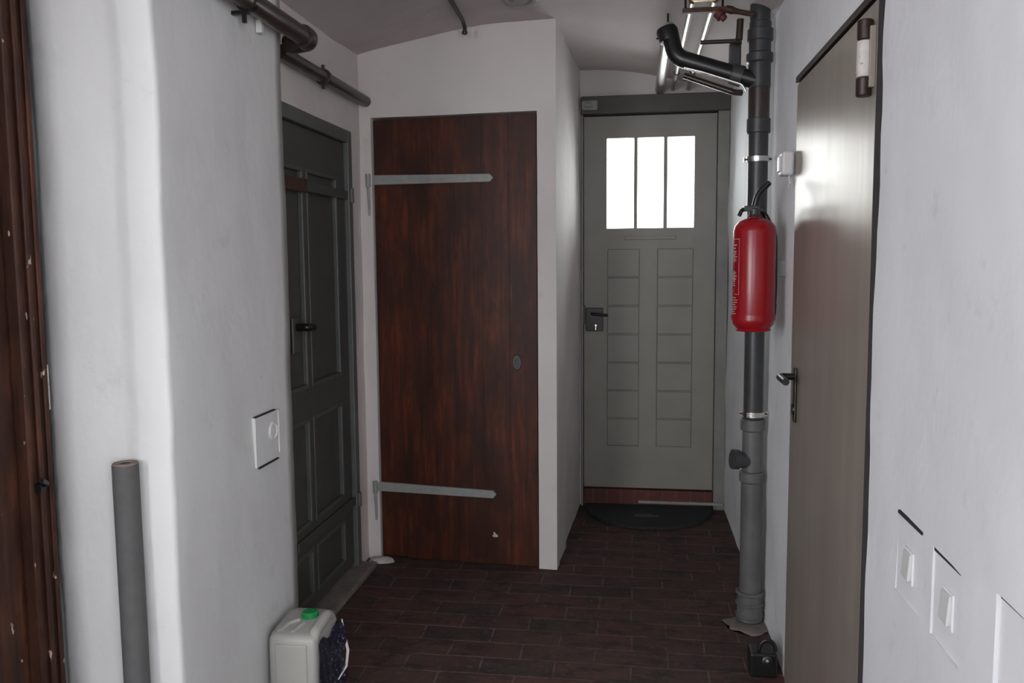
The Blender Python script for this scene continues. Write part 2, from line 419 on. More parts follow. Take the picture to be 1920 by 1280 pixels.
bm.faces.new(vs_); r_ = bmesh.ops.extrude_face_region(bm, geom=bm.faces[:]); bmesh.ops.translate(bm, verts=[x for x in r_['geom'] if isinstance(x, bmesh.types.BMVert)], vec=nd*.0025)
tag(obj('paint_chip', bm, 'limewash', d), 'pale chipped spot')

# ---------------------------------------------------------------- dark grey-green door on the left wall
d = thing('door_2', (-1.2, 3.1, 0), 'dark green-grey panelled door half hidden behind the white pier', 'door', kind='structure')
bm = BM(); x0, x1 = -1.262, -1.192
box(bm, x0, x1, 2.702, 2.745, 0, 1.893); box(bm, x0, x1, 3.492, 3.538, 0, 1.893); box(bm, x0, x1, 2.7455, 3.4915, 1.842, 1.893)
obj('door_frame', bm, 'dkframe', d, bevel=.004)
pan = [(2.80,3.03,.88,1.69), (3.07,3.39,.88,1.69), (2.80,3.03,.36,.76), (3.07,3.39,.36,.76), (2.80,3.03,.08,.26), (3.07,3.39,.08,.26)]
bm = BM(); slab(bm, (-1.212,0,0), (0,1,0), (0,0,1), (1,0,0), (2.748,3.489), (.035,1.839), pan, .014, 1)
obj('door_leaf', bm, 'dkgreen', d)
for a, b_, c_, e in pan:
    bm = BM(); box(bm, -1.255, -1.2285, a-.01, b_+.01, c_-.01, e+.01); p = obj('door_panel', bm, 'dkgreen', d)
    bm = BM(); slab(bm, (-1.2095,0,0), (0,1,0), (0,0,1), (1,0,0), (a-.004,b_+.004), (c_-.004,e+.004), [(a+.012,b_-.012,c_+.012,e-.012)], .020, 1)
    obj('panel_moulding', bm, 'dkmould', p, bevel=.004)
for z, a in ((1.625, 2.86), (.315, 2.86)):
    bm = BM(); box(bm, -1.2065, -1.198, a, 3.505, z-.018, z+.018); st = obj('strap_hinge', bm, 'dkgreen', d, bevel=.003)
    bm = BM(); tube(bm, [(-1.189, 3.512, z-.03), (-1.189, 3.512, z+.03)], .010, 14); obj('hinge_knuckle', bm, 'dkframe', st, smooth=True)
bm = BM(); box(bm, -1.1978, -1.192, 2.80, 3.03, 1.600, 1.650); tag(obj('latch_plate', bm, 'rust', d, bevel=.004), 'rusty orange-brown latch plate')
bm = BM(); box(bm, -1.2115, -1.203, 2.88, 2.94, 1.02, 1.15); lp = obj('lock_plate', bm, 'dkgreen', d, bevel=.004)
bm = BM(); tube(bm, bend([(-1.203,2.915,1.115), (-1.160,2.915,1.115), (-1.158,2.955,1.112)], .015), .014, 14)
tag(obj('door_handle', bm, 'blackiron', lp, smooth=True), 'black lever handle')
bm = BM(); box(bm, -1.262, -1.13, 2.705, 3.56, -.005, .022); tag(obj('door_sill', bm, 'mortar', d, bevel=.008), 'pale worn sill')

# ---------------------------------------------------------------- grey door with three panes
d = thing('door_3', (.07, 4.64, .095), 'pale grey panelled door with three bright panes at the passage end', 'door', kind='structure')
panes = [(-.155,-.012,1.513,1.986), (.007,.144,1.513,1.986), (.163,.303,1.513,1.986)]
pans = []; 
for cx in ((-.152,.022), (.113,.303)):
    for k in range(7): pans.append((cx[0], cx[1], .332+.1535*k, .332+.1535*(k+1)-.0035))
bm = BM(); slab(bm, (0,4.632,0), (1,0,0), (0,0,1), (0,-1,0), (-.276,.416), (.100,2.100), panes+pans, .008, 3)
slab(bm, (0,4.6405,0), (1,0,0), (0,0,1), (0,-1,0), (-.276,.416), (.100,2.100), panes, .034, 3)
obj('door_leaf', bm, 'fardoor', d)
for a, b_, c_, e in pans:
    bm = BM(); box(bm, a+.0035, b_-.0035, 4.6335, 4.6402, c_+.0025, e-.0025); obj('door_panel', bm, 'fardoor', d, bevel=.0025)
for a, b_, c_, e in panes:
    bm = BM(); box(bm, a-.0, b_+.0, 4.655, 4.659, c_, e); obj('window_pane', bm, 'glass', d)
bm = BM(); box(bm, -.06, .21, 4.624, 4.6315, 1.452, 1.470); obj('drip_ledge', bm, 'fardoor', d, bevel=.003)
bm = BM(); box(bm, .419, .478, 4.600, 4.70, -.01, 2.108); box(bm, -.290, -.279, 4.60, 4.70, -.01, 2.108)
box(bm, -.279, -.262, 4.676, 4.70, .03, 2.108); box(bm, .402, .419, 4.676, 4.70, .03, 2.108); box(bm, -.279, .419, 4.676, 4.70, .0, .118); box(bm, -.279, .419, 4.676, 4.70, 2.085, 2.108)
box(bm, -.40, -.2905, 4.66, 4.78, -.05, 2.3); box(bm, .4785, .6, 4.66, 4.78, -.05, 2.3)
obj('door_jamb', bm, 'farframe', d, bevel=.003)
bm = BM(); box(bm, -.289, .478, 4.585, 4.72, 2.1085, 2.1995); obj('lintel', bm, 'lintel', d, bevel=.004)
bm = BM(); box(bm, -.265, -.172, 4.622, 4.6315, .962, 1.088); lk = tag(obj('lock_case', bm, 'blackiron', d, bevel=.003), 'black square rim lock')
bm = BM(); tube(bm, bend([(-.232,4.623,1.058), (-.232,4.575,1.058), (-.145,4.572,1.050)], .015), .0075, 12); obj('door_handle', bm, 'blackiron', lk, smooth=True)
bm = BM(); lathe(bm, [(0,.009), (.006,.008), (.008,0)], (-.212,4.6215,.992), (0,-1,0), 14); box(bm, -.214,-.210,4.612,4.616,.968,.992); tag(obj('key', bm, 'chrome', lk, smooth=True), 'shiny key in the lock')
bm = BM(); box(bm, -.289, -.268, 4.61, 4.624, 1.0, 1.10); obj('strike_plate', bm, 'blackiron', d, bevel=.002)
bm = BM(); box(bm, -.276, .416, 4.605, 4.70, .0, .094); tag(obj('door_step', bm, 'redtile', d, bevel=.003), 'dark red tiled step')
bm = BM(); box(bm, .02, .47, 4.588, 4.604, .026, .040); obj('threshold_bar', bm, 'strap', d, bevel=.002)
bm = BM(); box(bm, -.285, -.200, 4.555, 4.5845, 2.125, 2.175); box(bm, -.27, -.225, 4.535, 4.56, 2.135, 2.16)
tag(obj('door_closer', bm, 'strap', smooth=True, bevel=.008), 'small pale grey closer box under the dark lintel', 'closer')

# ---------------------------------------------------------------- metal door on the right
d = thing('door_4', (.5, 2.26, 0), 'satin beige metal door in the right wall reflecting the window', 'door', kind='structure')
bm = BM(); slab(bm, (.474,0,0), (0,1,0), (0,0,1), (-1,0,0), (1.832,2.698), (.008,1.862), [], .045, .4)
obj('door_leaf', bm, 'satin', d, bevel=.003)
bm = BM(); box(bm, .470, .551, 1.8165, 2.7035, 1.868, 1.884); tag(obj('door_frame', bm, 'hinge_dark', d), 'dark brown steel frame')
bm = BM(); box(bm, .472, .551, 1.8165, 1.8245, -.015, 1.866); box(bm, .486, .551, 2.7005, 2.7040, -.015, 1.866); tag(obj('door_frame', bm, 'crack', d), 'dark gap of the frame')
bm = BM(); box(bm, .4665, .4735, 2.588, 2.622, .862, 1.025); hp = obj('handle_plate', bm, 'black', d, bevel=.003)
bm = BM(); tube(bm, bend([(.467,2.605,.998), (.424,2.605,.998), (.424,2.49,.998)], .016), [.010]+[.0105]*8, 16)
obj('door_handle', bm, 'black', hp, smooth=True)
bm = BM(); lathe(bm, [(0,.017), (.004,.016), (.0045,0)], (.4665,2.605,.90), (-1,0,0), 18); obj('lock_cylinder', bm, 'black', hp, smooth=True)
hx, hy = .457, 1.862
hg = None
for a, b_, mt, nm in ((1.675,1.712,'hinge_dark','hinge_knuckle'), (1.713,1.785,'whiteflake','hinge_sleeve'), (1.786,1.826,'hinge_dark','hinge_knuckle')):
    bm = BM(); lathe(bm, [(0,.0135), (.002,.0155), (b_-a-.002,.0155), (b_-a,.0135)], (hx,hy,a), (0,0,1), 24); obj(nm, bm, mt, d, smooth=True)
bm = BM(); box(bm, .462, .4735, 1.840, 1.858, 1.69, 1.81); obj('hinge_leaf', bm, 'satin', d, bevel=.001)

# ---------------------------------------------------------------- brown door at the left edge
d = thing('door_5', (-1.44, 1.4, 0), 'worn dark brown wooden door cut by the left picture edge', 'door', kind='structure')
bm = BM(); box(bm, -1.505, -1.395, 1.772, 1.853, 0, 2.198); box(bm, -1.505, -1.395, .952, 1.032, 0, 2.198); box(bm, -1.505,-1.395,1.0325,1.7715,2.11,2.198); obj('door_frame', bm, 'brown_old', d, bevel=.006)
bm = BM(); box(bm, -1.394, -1.384, 1.793, 1.806, 0, 2.19); box(bm, -1.394, -1.386, 1.826, 1.840, 0, 2.19); obj('frame_moulding', bm, 'brown_old', d, bevel=.004)
bm = BM(); box(bm, -1.47, -1.425, 1.036, 1.768, .01, 2.105); obj('door_leaf', bm, 'brown_old', d, bevel=.003)
bm = BM(); box(bm, -1.3945, -1.378, 1.782, 1.80, .815, .835); tube(bm, bend([(-1.39,1.79,.83), (-1.365,1.79,.835), (-1.36,1.76,.85)], .01), .006, 10); tag(obj('latch', bm, 'blackiron', d, smooth=True), 'small dark iron latch')
bm = BM(); box(bm, -1.3952, -1.3935, 1.842, 1.8525, 1.00, 1.11); tag(obj('paint_smear', bm, 'whiteflake', d, bevel=.0005), 'pale paint smear')

# ---------------------------------------------------------------- grey foam tube
t0, t1 = Vector((-1.170,1.800,.0)), Vector((-1.175,1.803,.884))
f = thing('pipe_insulation_tube', t0, 'grey foam insulation tube leaning upright on the pier front', 'pipe insulation')
ax = (t1-t0); L = ax.length
bm = BM(); lathe(bm, [(0,.0295), (L,.0295), (L,.029)], t0, ax, 28)
ro = [v_ for v_ in bm.verts]
fo = obj('foam_sleeve', bm, 'foam', f, smooth=True)
# cut ring and bore
bm = BM(); lathe(bm, [(L+.0002,.029), (L+.0035,.0275), (L+.0035,.014), (L+.0008,.013), (L+.0008,0)], t0, ax, 28); ring = tag(obj('cut_end', bm, 'foam_in', f, smooth=True), 'brownish cut end')
bm = BM(); lathe(bm, [(L+.001,.013), (L+.0016,.0125), (L+.0016,0)], t0, ax, 20); tag(obj('bore', bm, 'crack', ring), 'dark bore')

# ---------------------------------------------------------------- canister
f = thing('plastic_canister', (-.975,2.36,0), 'milky plastic canister with green cap at the foot of the pier', 'canister')
bm = BM(); cx0, cx1, cy0, cy1 = -1.060, -.908, 2.262, 2.452
# superellipse rings
prof = [(.0,.90), (.012,.985), (.03,1), (.10,1), (.105,.985), (.115,.985), (.12,1), (.255,1), (.275,.985), (.288,.93), (.294,.80), (.296,.5)]
rings = []
for z, s in prof:
    r = []
    for k in range(56):
        a = 2*PI*k/56; e = .28
        sx = math.copysign(abs(math.cos(a))**e, math.cos(a)); sy = math.copysign(abs(math.sin(a))**e, math.sin(a))
        hx_, hy_ = (cx1-cx0)/2, (cy1-cy0)/2
        ins = (1-s)*.08
        # the top rises towards the back
        zz = z*.93 + (.012*(sy*.5+.5) if z > .25 else 0) - (.004 if z > .25 else 0)
        r.append(bm.verts.new(((cx0+cx1)/2+sx*(hx_-ins), (cy0+cy1)/2+sy*(hy_-ins), zz)))
    rings.append(r)
for a, b_ in zip(rings, rings[1:]):
    for k in range(56): bm.faces.new((a[k], a[(k+1)%56], b_[(k+1)%56], b_[k]))
bm.faces.new(rings[0]); bm.faces.new(rings[-1]); obj('body', bm, 'can', f, smooth='all')
bm = BM(); box(bm, cx0+.028, cx1-.028, cy0-.0035, cy0+.004, .03, .245); obj('front_panel', bm, 'can', f, smooth=True, bevel=.0034, seg=4)
bm = BM(); tube(bm, bend([(-.926,2.285,.250), (-.924,2.30,.268), (-.922,2.40,.284), (-.924,2.432,.25)], .025), .0165, 18); obj('handle', bm, 'can', f, smooth=True)
bm = BM(); tube(bm, bend([(-1.03,2.29,.268), (-1.02,2.34,.274), (-.995,2.36,.276)], .02), .008, 10); tube(bm, [(-.99,2.29,.268), (-.975,2.34,.275)], .007, 10); obj('top_rib', bm, 'can', f, smooth=True)
bm = BM(); lathe(bm, [(0,.021), (.009,.021), (.0095,.021)], (-.972,2.385,.262), (0,0,1), 24); nk = obj('neck', bm, 'can', f, smooth=True)
bm = BM(); rr = 36
lathe(bm, [(0,.0235), (.001,.0245), (.020,.0240), (.0235,.021), (.024,0)], (-.972,2.385,.272), (0,0,1), 36)
for k in range(18):
    a = 2*PI*k/18; box(bm, -.0008,.0008,-.0008,.0008,.275,.291, rot=Matrix.Translation((-.972+.0247*math.cos(a), 2.385+.0247*math.sin(a), 0)))
obj('cap', bm, 'green', f, smooth=True)
# loose printed label on the side face
bm = BM(); g = []
for i in range(13):
    y = 2.275+.165*i/12
    g.append([bm.verts.new((-.9035+.0015*math.sin(i*1.7+j)+(.018*max(0,(i-7)/5)**1.5*(1+.4*math.sin(j))), y, .05+.19*j/10+.012*math.sin(i*.8)*(j/10))) for j in range(11)])
for i in range(12):
    for j in range(10): bm.faces.new((g[i][j], g[i+1][j], g[i+1][j+1], g[i][j+1]))
rg = bmesh.ops.extrude_face_region(bm, geom=bm.faces[:]); bmesh.ops.translate(bm, verts=[x for x in rg['geom'] if isinstance(x, bmesh.types.BMVert)], vec=(.0008,0,0))
lb = tag(obj('label_sheet', bm, 'dklabel', f, smooth=True), 'dark printed label with a curling white edge')
bm = BM(); tube(bm, [g_ for g_ in [(-.893,2.442,.25), (-.887,2.444,.20), (-.878,2.446,.15), (-.882,2.44,.10), (-.895,2.40,.075)]], [.002,.004,.005,.004,.002], 10); obj('label_edge', bm, 'white', lb, smooth=True)

# ---------------------------------------------------------------- soil pipe
PX, PY = .417, 3.15
sp = thing('soil_pipe', (.425,PY,0), 'thick dark grey vertical waste pipe by the right wall with side branch', 'pipe')
def seg_(name, z0, z1, r, mat, x=None, hub=None):
    xa = PX+.0075-.0*(z0) if x is None else x
    bm = BM(); pr = [(0,r-.002), (.002,r), (z1-z0-.002,r), (z1-z0,r-.002)]
    if hub: pr = [(0,r-.002), (.002,r), (z1-z0-hub-.006,r), (z1-z0-hub,r+.007), (z1-z0-.004,r+.007), (z1-z0,r+.002)]
    lathe(bm, pr, (xa,PY,z0), (0,0,1), 32); return obj(name, bm, mat, sp, smooth=True)
seg_('lower_pipe', .118, .575, .0385, 'soil_low', hub=.035)
seg_('base_socket', .0155, .12, .046, 'soil_low'); 
bm = BM()
for z in (.028,.072,.112): lathe(bm, [(0,.046), (.004,.051), (.010,.051), (.014,.046)], (PX+.0075,PY,z), (0,0,1), 32)
obj('socket_ring', bm, 'soil_low', sp, smooth=True)
seg_('inspection_piece', .575, .77, .0365, 'soil_low', hub=.04)
bm = BM(); lathe(bm, [(0,.030), (.045,.030), (.045,.036), (.068,.036), (.070,.030), (.070,0)], (PX,PY-.004,.615), (-1,-.25,.12), 24); obj('inspection_cap', bm, 'soil', sp, smooth=True)
seg_('middle_pipe', .77, 1.80, .0345, 'soil')
seg_('pipe_socket', 1.785, 1.835, .041, 'soil')
seg_('upper_pipe', 1.83, 1.945, .0365, 'brownpipe' )
seg_('branch_piece', 1.94, 2.06, .0385, 'soil', hub=.03)
seg_('top_pipe', 2.06, 2.165, .0375, 'soil')
seg_('pipe_socket', 2.10, 2.14, .044, 'soil')
bm = BM(); tube(bm, bend([(PX+.008,PY,2.15), (PX+.006,PY,2.20), (PX+.010,PY+.02,2.26)], .02), .035, 24); obj('top_elbow', bm, 'soil', sp, smooth=True)
for z, r in ((1.695,.0345), (.788,.0365)):
    bm = BM(); lathe(bm, [(0,r), (0,r+.006), (.018,r+.006), (.018,r)], (PX+.0075,PY,z-.009), (0,0,1), 32)
    for s in (-1,1): box(bm, PX+.0075+s*(r+.009)-.006, PX+.0075+s*(r+.009)+.006, PY-.003, PY+.003, z-.008, z+.008)
    cl = tag(obj('pipe_clamp', bm, 'chrome', sp, smooth=True), 'shiny steel clamp')
    for s in (-1,1):
        bm = BM(); tube(bm, [(PX+.0075+s*(r+.009),PY-.010,z), (PX+.0075+s*(r+.009),PY+.010,z)], .0035, 8)
        obj('clamp_screw', bm, 'rust', cl, smooth=True)
# slanting branch and its elbow
bp = bend([(PX-.005,PY-.005,1.965), (.137,3.17,2.062), (.114,3.19,2.162)], .035)
bm = BM(); tube(bm, bp, .030, 24); br_ = obj('branch_pipe', bm, 'black', sp, smooth=True)
bm = BM(); d_ = (Vector((.137,3.17,2.062))-Vector((PX,PY,1.965))).normalized()
lathe(bm, [(0,.031), (.004,.0365), (.04,.0365), (.045,.031)], Vector((PX,PY,1.965))+d_*.05, d_, 24); obj('branch_socket', bm, 'soil', sp, smooth=True)
bm = BM(); lathe(bm, [(0,.0), (.002,.034), (.040,.038), (.05,.034), (.052,0)], (.116,3.186,2.121), (-.25,.1,.9), 24); obj('branch_elbow', bm, 'black', sp, smooth=True)
# thin pipe slung below the branch
bm = BM(); tube(bm, bend([(.17,3.24,2.012), (.345,3.22,1.942), (.370,3.20,1.936)], .02), .011, 14)
tag(obj('thin_drain_pipe', bm, 'brownpipe', smooth=True), 'thin brown pipe slung just below the slanting black branch', 'pipe')
bm = BM(); tube(bm, bend([(.165,3.137,2.018), (.23,3.125,1.997), (.362,3.112,1.948), (.374,3.112,1.925)], .012), .0042, 10)  # bright tube standing in for the highlight on the branch underside
tag(obj('branch_highlight', bm, 'chrome', smooth=True), 'thin shiny strip added as the highlight under the slanting branch', 'pipe')

# pipes running along the ceiling into the far wall
f = thing('ceiling_pipe', (.12,3.9,2.225), 'thick shiny pipe running from the black elbow to the far wall', 'pipe')
bm = BM(); tube(bm, [(.118,3.20,2.155), (.119,3.30,2.195), (.119,3.5,2.218), (.119,4.61,2.225)], [.024,.025,.0255,.0255], 24); obj('pipe_run', bm, 'galv', f, smooth=True)
bm = BM(); lathe(bm, [(0,.0255), (0,.031), (.016,.031), (.016,.0255)], (.119,3.47,2.215), (0,1,.03), 24); tube(bm, [(.119,3.478,2.24), (.119,3.478,2.315)], .004, 8); tube(bm,[(.119,3.478,2.21),(.075,3.478,2.205)],.004,8); obj('pipe_clamp', bm, 'blackiron', f, smooth=True)
for x, wh in ((.187,'left'), (.262,'right')):
    f = thing('heating_pipe', (x,2.9,2.228), 'thin shiny heating pipe under the ceiling, %s one of the close pair' % wh, 'pipe', 'paired thin pipes under the ceiling')
    bm = BM(); tube(bm, [(x,-1.98,2.215), (x,2.4,2.226), (x,4.61,2.224)], .0105, 16); obj('pipe_run', bm, 'galv', f, smooth=True)
    bm = BM(); tube(bm, [(x,3.02,2.2255), (x,3.06,2.2255)], .0145, 16); obj('coupling', bm, 'brass', f, smooth=True)
    bm = BM(); tube(bm, [(x,4.2,2.2242), (x,4.24,2.2242)], .014, 16); obj('coupling', bm, 'rust', f, smooth=True)
# cross rail carrying them
f = thing('pipe_bracket', (.3,3.08,2.19), 'rusty bracket rail crossing beneath the pair of thin heating pipes', 'bracket')
bm = BM(); box(bm, .155, .300, 3.08, 3.105, 2.190, 2.206); obj('rail', bm, 'rust', f, bevel=.002)
bm = BM(); tube(bm, bend([(.30,3.09,2.198), (.33,3.09,2.190), (.395,3.10,2.178)], .02), [.013,.014,.014,.012,.011,.010,.010,.009,.009][:9], 14); obj('arm', bm, 'rust', f, smooth=True)
bm = BM(); lathe(bm, [(0,.018), (.022,.020), (.024,.012), (.036,.012)], (.272,3.092,2.188), (.6,-.2,-.6), 16); tag(obj('valve_knob', bm, 'reddark', f, smooth=True), 'dark red knob')
for x in (.165,.29):
    bm = BM(); tube(bm, [(x,3.092,2.19), (x,3.092,2.27)], .004, 8); obj('hanger', bm, 'blackiron', f, smooth=True)
for y in (2.99,):
    bm = BM(); box(bm, .160,.296, y-.006,y+.006, 2.240,2.252); obj('clip_bar', bm, 'brass', f, bevel=.002)
bm = BM(); box(bm, .186,.262, 3.0,3.02, 2.206,2.214); obj('clip_bar', bm, 'brass', f, bevel=.002)
f = thing('small_water_pipe', (.352,3.2,2.1), 'thin dark elbowed pipe joining the grey box beside the waste pipe', 'pipe')
bm = BM(); tube(bm, bend([(.355,3.14,2.175), (.352,3.14,2.105)], .0), .012, 14); obj('pipe_drop', bm, 'brownpipe', f, smooth=True)
bm = BM(); tube(bm, [(.222,3.165,2.108), (.345,3.165,2.108)], .0075, 14); obj('pipe_cross', bm, 'dkpipe', f, smooth=True)
bm = BM(); lathe(bm, [(0,.015), (.02,.015)], (.343,3.165,2.108), (1,0,0), 14); obj('elbow', bm, 'brownpipe', f, smooth=True)
bm = BM(); box(bm, .327,.368, 3.205,3.245, 2.012,2.115); tag(obj('pipe_box', bm, 'soil', bevel=.006), 'small dark grey box fixed left of the waste pipe top', 'box')

# ---------------------------------------------------------------- fire extinguisher
EX, EY = .372, 2.80
f = thing('fire_extinguisher', (EX,EY,1.10), 'red fire extinguisher hanging in front of the grey waste pipe', 'fire extinguisher')
bm = BM(); r = .0655
lathe(bm, [(0,.052), (.004,.055), (.008,.052), (.012,.055), (.022,.0635), (.035,r), (.315,r), (.332,.062), (.346,.050), (.354,.032), (.357,.018), (.362,.017)], (EX,EY,1.118), (0,0,1), 48); obj('cylinder', bm, 'red', f, smooth=True)
bm = BM(); lathe(bm, [(0,.021), (.004,.021), (.006,.017), (.026,.016), (.028,.010)], (EX-.002,EY,1.478), (0,0,1), 20); box(bm, EX-.035, EX+.012, EY-.012, EY+.012, 1.496, 1.513); hd = obj('valve_head', bm, 'soil', f, smooth=True, bevel=.002)
bm = BM(); tube(bm, bend([(EX-.002,EY,1.508), (EX+.006,EY-.005,1.548), (EX+.038,EY-.03,1.582)], .03), [.010]+[.010]*7+[.008], 14); tag(obj('carry_handle', bm, 'black', hd, smooth=True), 'black squeeze handle')
bm = BM(); tube(bm, bend([(EX-.03,EY,1.503), (EX-.042,EY-.004,1.500), (EX-.050,EY-.006,1.482)], .012), .0065, 12); obj('gauge_stub', bm, 'black', hd, smooth=True)
bm = BM(); tube(bm, bend([(EX+.004,EY+.01,1.50), (EX+.03,EY+.05,1.50), (EX+.068,EY+.042,1.43), (EX+.070,EY+.040,1.25), (EX+.068,EY+.040,1.20)], .03), .0085, 14); tag(obj('hose', bm, 'black', f, smooth=True), 'black rubber hose')
bm = BM(); tube(bm, [(EX+.068,EY+.04,1.20), (EX+.067,EY+.04,1.155)], [.010,.008], 14); obj('nozzle', bm, 'black', f, smooth=True)
bm = BM(); box(bm, EX+.050,EX+.106,EY+.045,EY+.06,1.29,1.34); obj('wall_bracket', bm, 'strap', f, bevel=.002)
bm = BM(); lathe(bm, [(0,r+.0004), (0,r+.003), (.016,r+.003), (.016,r+.0004)], (EX,EY,1.155), (0,0,1), 48); obj('bracket_strap', bm, 'red', f, smooth=True)
def patch(bm, a0, a1, z0, z1, rr=r+.0006, n=6):
    A = [a0+(a1-a0)*i/n for i in range(n+1)]
    f1 = [[bm.verts.new((EX+q*math.cos(a), EY+q*math.sin(a), z)) for a in A] for q, z in ((rr,z0), (rr,z1), (rr-.0005,z1), (rr-.0005,z0))]
    for k in range(4):
        for i in range(n): bm.faces.new((f1[k][i], f1[k][i+1], f1[(k+1)%4][i+1], f1[(k+1)%4][i]))
    for i in (0, n): bm.faces.new([f1[k][i] for k in range(4)])
A0, A1 = math.radians(178), math.radians(219)
bm = BM()
zt = 1.408; zb = 1.235
patch(bm, A0, A1, zt, zt+.0018); patch(bm, A1-.02, A1+.0, zb, zt, n=1); patch(bm, A1-.30, A1, zb, zb+.0015)
zz = zt-.016
for k, (s, e, h) in enumerate([(.0,.75,.004), (.0,.6,.004), (.1,.7,.003)]):
    patch(bm, A0+(A1-A0)*s, A0+(A1-A0)*e, zz-h, zz, n=4); zz -= .010
for zc in (1.352, 1.292):                                  # two round pictograms built of short bars
    for k in range(7):
        dz_ = -.014+.0047*k; hw = math.sqrt(max(0,.015**2-dz_**2))/r
        ac = A0+(A1-A0)*.45; patch(bm, ac-hw, ac+hw*(.35 if k in (2,4) else 1), zc+dz_, zc+dz_+.003, n=3)
for k in range(9):
    z = 1.226-.0072*k; patch(bm, A0, A0+(A1-A0)*(.9 if k % 3 else .7)*(1-.03*k), z-.0026, z, n=4)
for k in range(4):
    patch(bm, A0, A0+(A1-A0)*(.6), 1.262+k*.006, 1.264+k*.006, n=3)
tag(obj('printed_label', bm, 'print', f), 'pale printed instructions and pictograms')

# ---------------------------------------------------------------- wall boxes
f = thing('surface_switch', (.47,2.757,1.636), 'small white surface switch box beside the metal door top', 'switch')
bm = BM(); box(bm, .438,.4745, 2.722,2.792, 1.600,1.672); obj('housing', bm, 'white', f, smooth=True, bevel=.008, seg=3)
bm = BM(); box(bm, .432,.4385, 2.737,2.777, 1.612,1.660); obj('rocker', bm, 'white', f, smooth=True, bevel=.003)
bm = BM(); tube(bm, bend([(.466,2.75,1.603), (.462,2.745,1.588), (.466,2.735,1.578), (.468,2.76,1.562)], .02), .003, 8); obj('cable_stub', bm, 'white', f, smooth=True)
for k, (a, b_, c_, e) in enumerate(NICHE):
    lab = ['white painted switch plate in the right wall, nearest the metal door', 'white painted switch plate in the right wall, middle of the three', 'larger white switch plate in the right wall, at the right picture edge'][k]
    f = thing('recessed_switch', (.49,(a+b_)/2,(c_+e)/2), lab, 'switch', 'painted switches in the right wall')
    bm = BM(); slab(bm, (.4842,0,0), (0,1,0), (0,0,1), (-1,0,0), (a+.0008,b_-.0015), (c_+.000,e-.0065), [], .05, .02, .0015)
    obj('cover_plate', bm, 'wall', f, smooth=True)
    bm = BM(); box(bm, .4818,.53, a+.004, b_-.003, e-.0062, e-.0008); tag(obj('edge_crack', bm, 'crack', f), 'dark strip for shadow and dirt in the gap above the plate')  # dark filler giving the top gap its shadow and dirt
    bm = BM(); ym = (a+b_)/2-.002; zm = (c_+e)/2 - (.0 if k else .004)
    if k < 2: slab_r = (ym-.019, ym+.019, zm-.026, zm+.022)
    else: slab_r = (1.035, 1.09, .72, .80)
    box(bm, .4765,.4830, slab_r[0], slab_r[1], slab_r[2], slab_r[3], rot=Matrix.Translation((.483,0,zm)) @ Matrix.Rotation(.07,4,'Y') @ Matrix.Translation((-.483,0,-zm))); obj('rocker', bm, 'white', f, bevel=.002)
    bm = BM(); box(bm, .4812,.4850, slab_r[0]-.005, slab_r[1]+.005, slab_r[2]-.007, slab_r[3]+.004); obj('switch_surround', bm, 'wall', f, bevel=.002)
f = thing('painted_socket', (-1.08,2.37,.83), 'white painted over socket plate on the pier side face', 'socket')
bm = BM(); slab(bm, (-1.0782,0,0), (0,1,0), (0,0,1), (1,0,0), (2.285,2.452), (.758,.903), [], .012, .02, .0015); obj('cover_plate', bm, 'wall_pier', f, smooth=True)
bm = BM(); box(bm, -1.082,-1.0755, 2.283,2.42, .9035,.9075); tag(obj('edge_crack', bm, 'crack', f), 'dark crack along the plate top')
bm = BM(); box(bm, -1.082,-1.0755, 2.30,2.435, .7515,.7550); tag(obj('edge_crack', bm, 'crack', f), 'dark crack along the plate foot')
bm = BM(); lathe(bm, [(0,.028), (.004,.028), (.006,.024), (.003,.021), (.003,0)], (-1.0785,2.40,.845), (1,0,0), 24); obj('socket_rim', bm, 'wall_pier', f, smooth=True)
bm = BM(); box(bm, -1.0800,-1.0750, 2.440,2.453, .77,.90); obj('plate_ridge', bm, 'wall_pier', f, bevel=.002)
bm = BM(); box(bm, -1.080,-1.062, 2.385,2.402, 2.003,2.040); tag(obj('wall_clip', bm, 'white', bevel=.002), 'tiny white clip on the pier beneath the brown pipe', 'clip')

# ---------------------------------------------------------------- brown pipe round the pier
f = thing('brown_pipe', (-1.03,2.3,2.05), 'dark brown pipe along the pier top ending in an elbow', 'pipe')
bm = BM(); tube(bm, bend([(-1.035,.2,2.045), (-1.035,2.675,2.052), (-1.115,2.70,2.048)], .06, 8), .029, 24); obj('pipe_run', bm, 'brownpipe', f, smooth=True)
bm = BM(); tube(bm, bend([(-1.035,2.625,2.052), (-1.035,2.675,2.052), (-1.10,2.692,2.05)], .05, 8), .036, 24); tag(obj('pipe_elbow', bm, 'brownpipe', f, smooth=True), 'thicker brown elbow fitting')
bm = BM(); lathe(bm, [(0,.029), (0,.033), (.02,.033), (.02,.029)], (-1.035,2.23,2.051), (0,1,0), 24); box(bm, -1.08,-1.03,2.235,2.247,2.012,2.022); box(bm,-1.05,-1.04,2.236,2.246,1.99,2.02); obj('pipe_clamp', bm, 'blackiron', f, smooth=True)
f = thing('brown_pipe', (-1.165,3.2,2.04), 'dark brown pipe above the green-grey door running into the corner', 'pipe')
bm = BM(); tube(bm, [(-1.163,2.745,2.038), (-1.163,3.655,2.038)], .0235, 24); obj('pipe_run', bm, 'brownpipe', f, smooth=True)
bm = BM(); lathe(bm, [(0,.0235), (0,.030), (.022,.030), (.022,.0235)], (-1.163,3.14,2.038), (0,1,0), 24); box(bm, -1.17,-1.16,3.145,3.157,1.995,2.083); obj('pipe_clamp', bm, 'brownpipe', f, smooth=True)

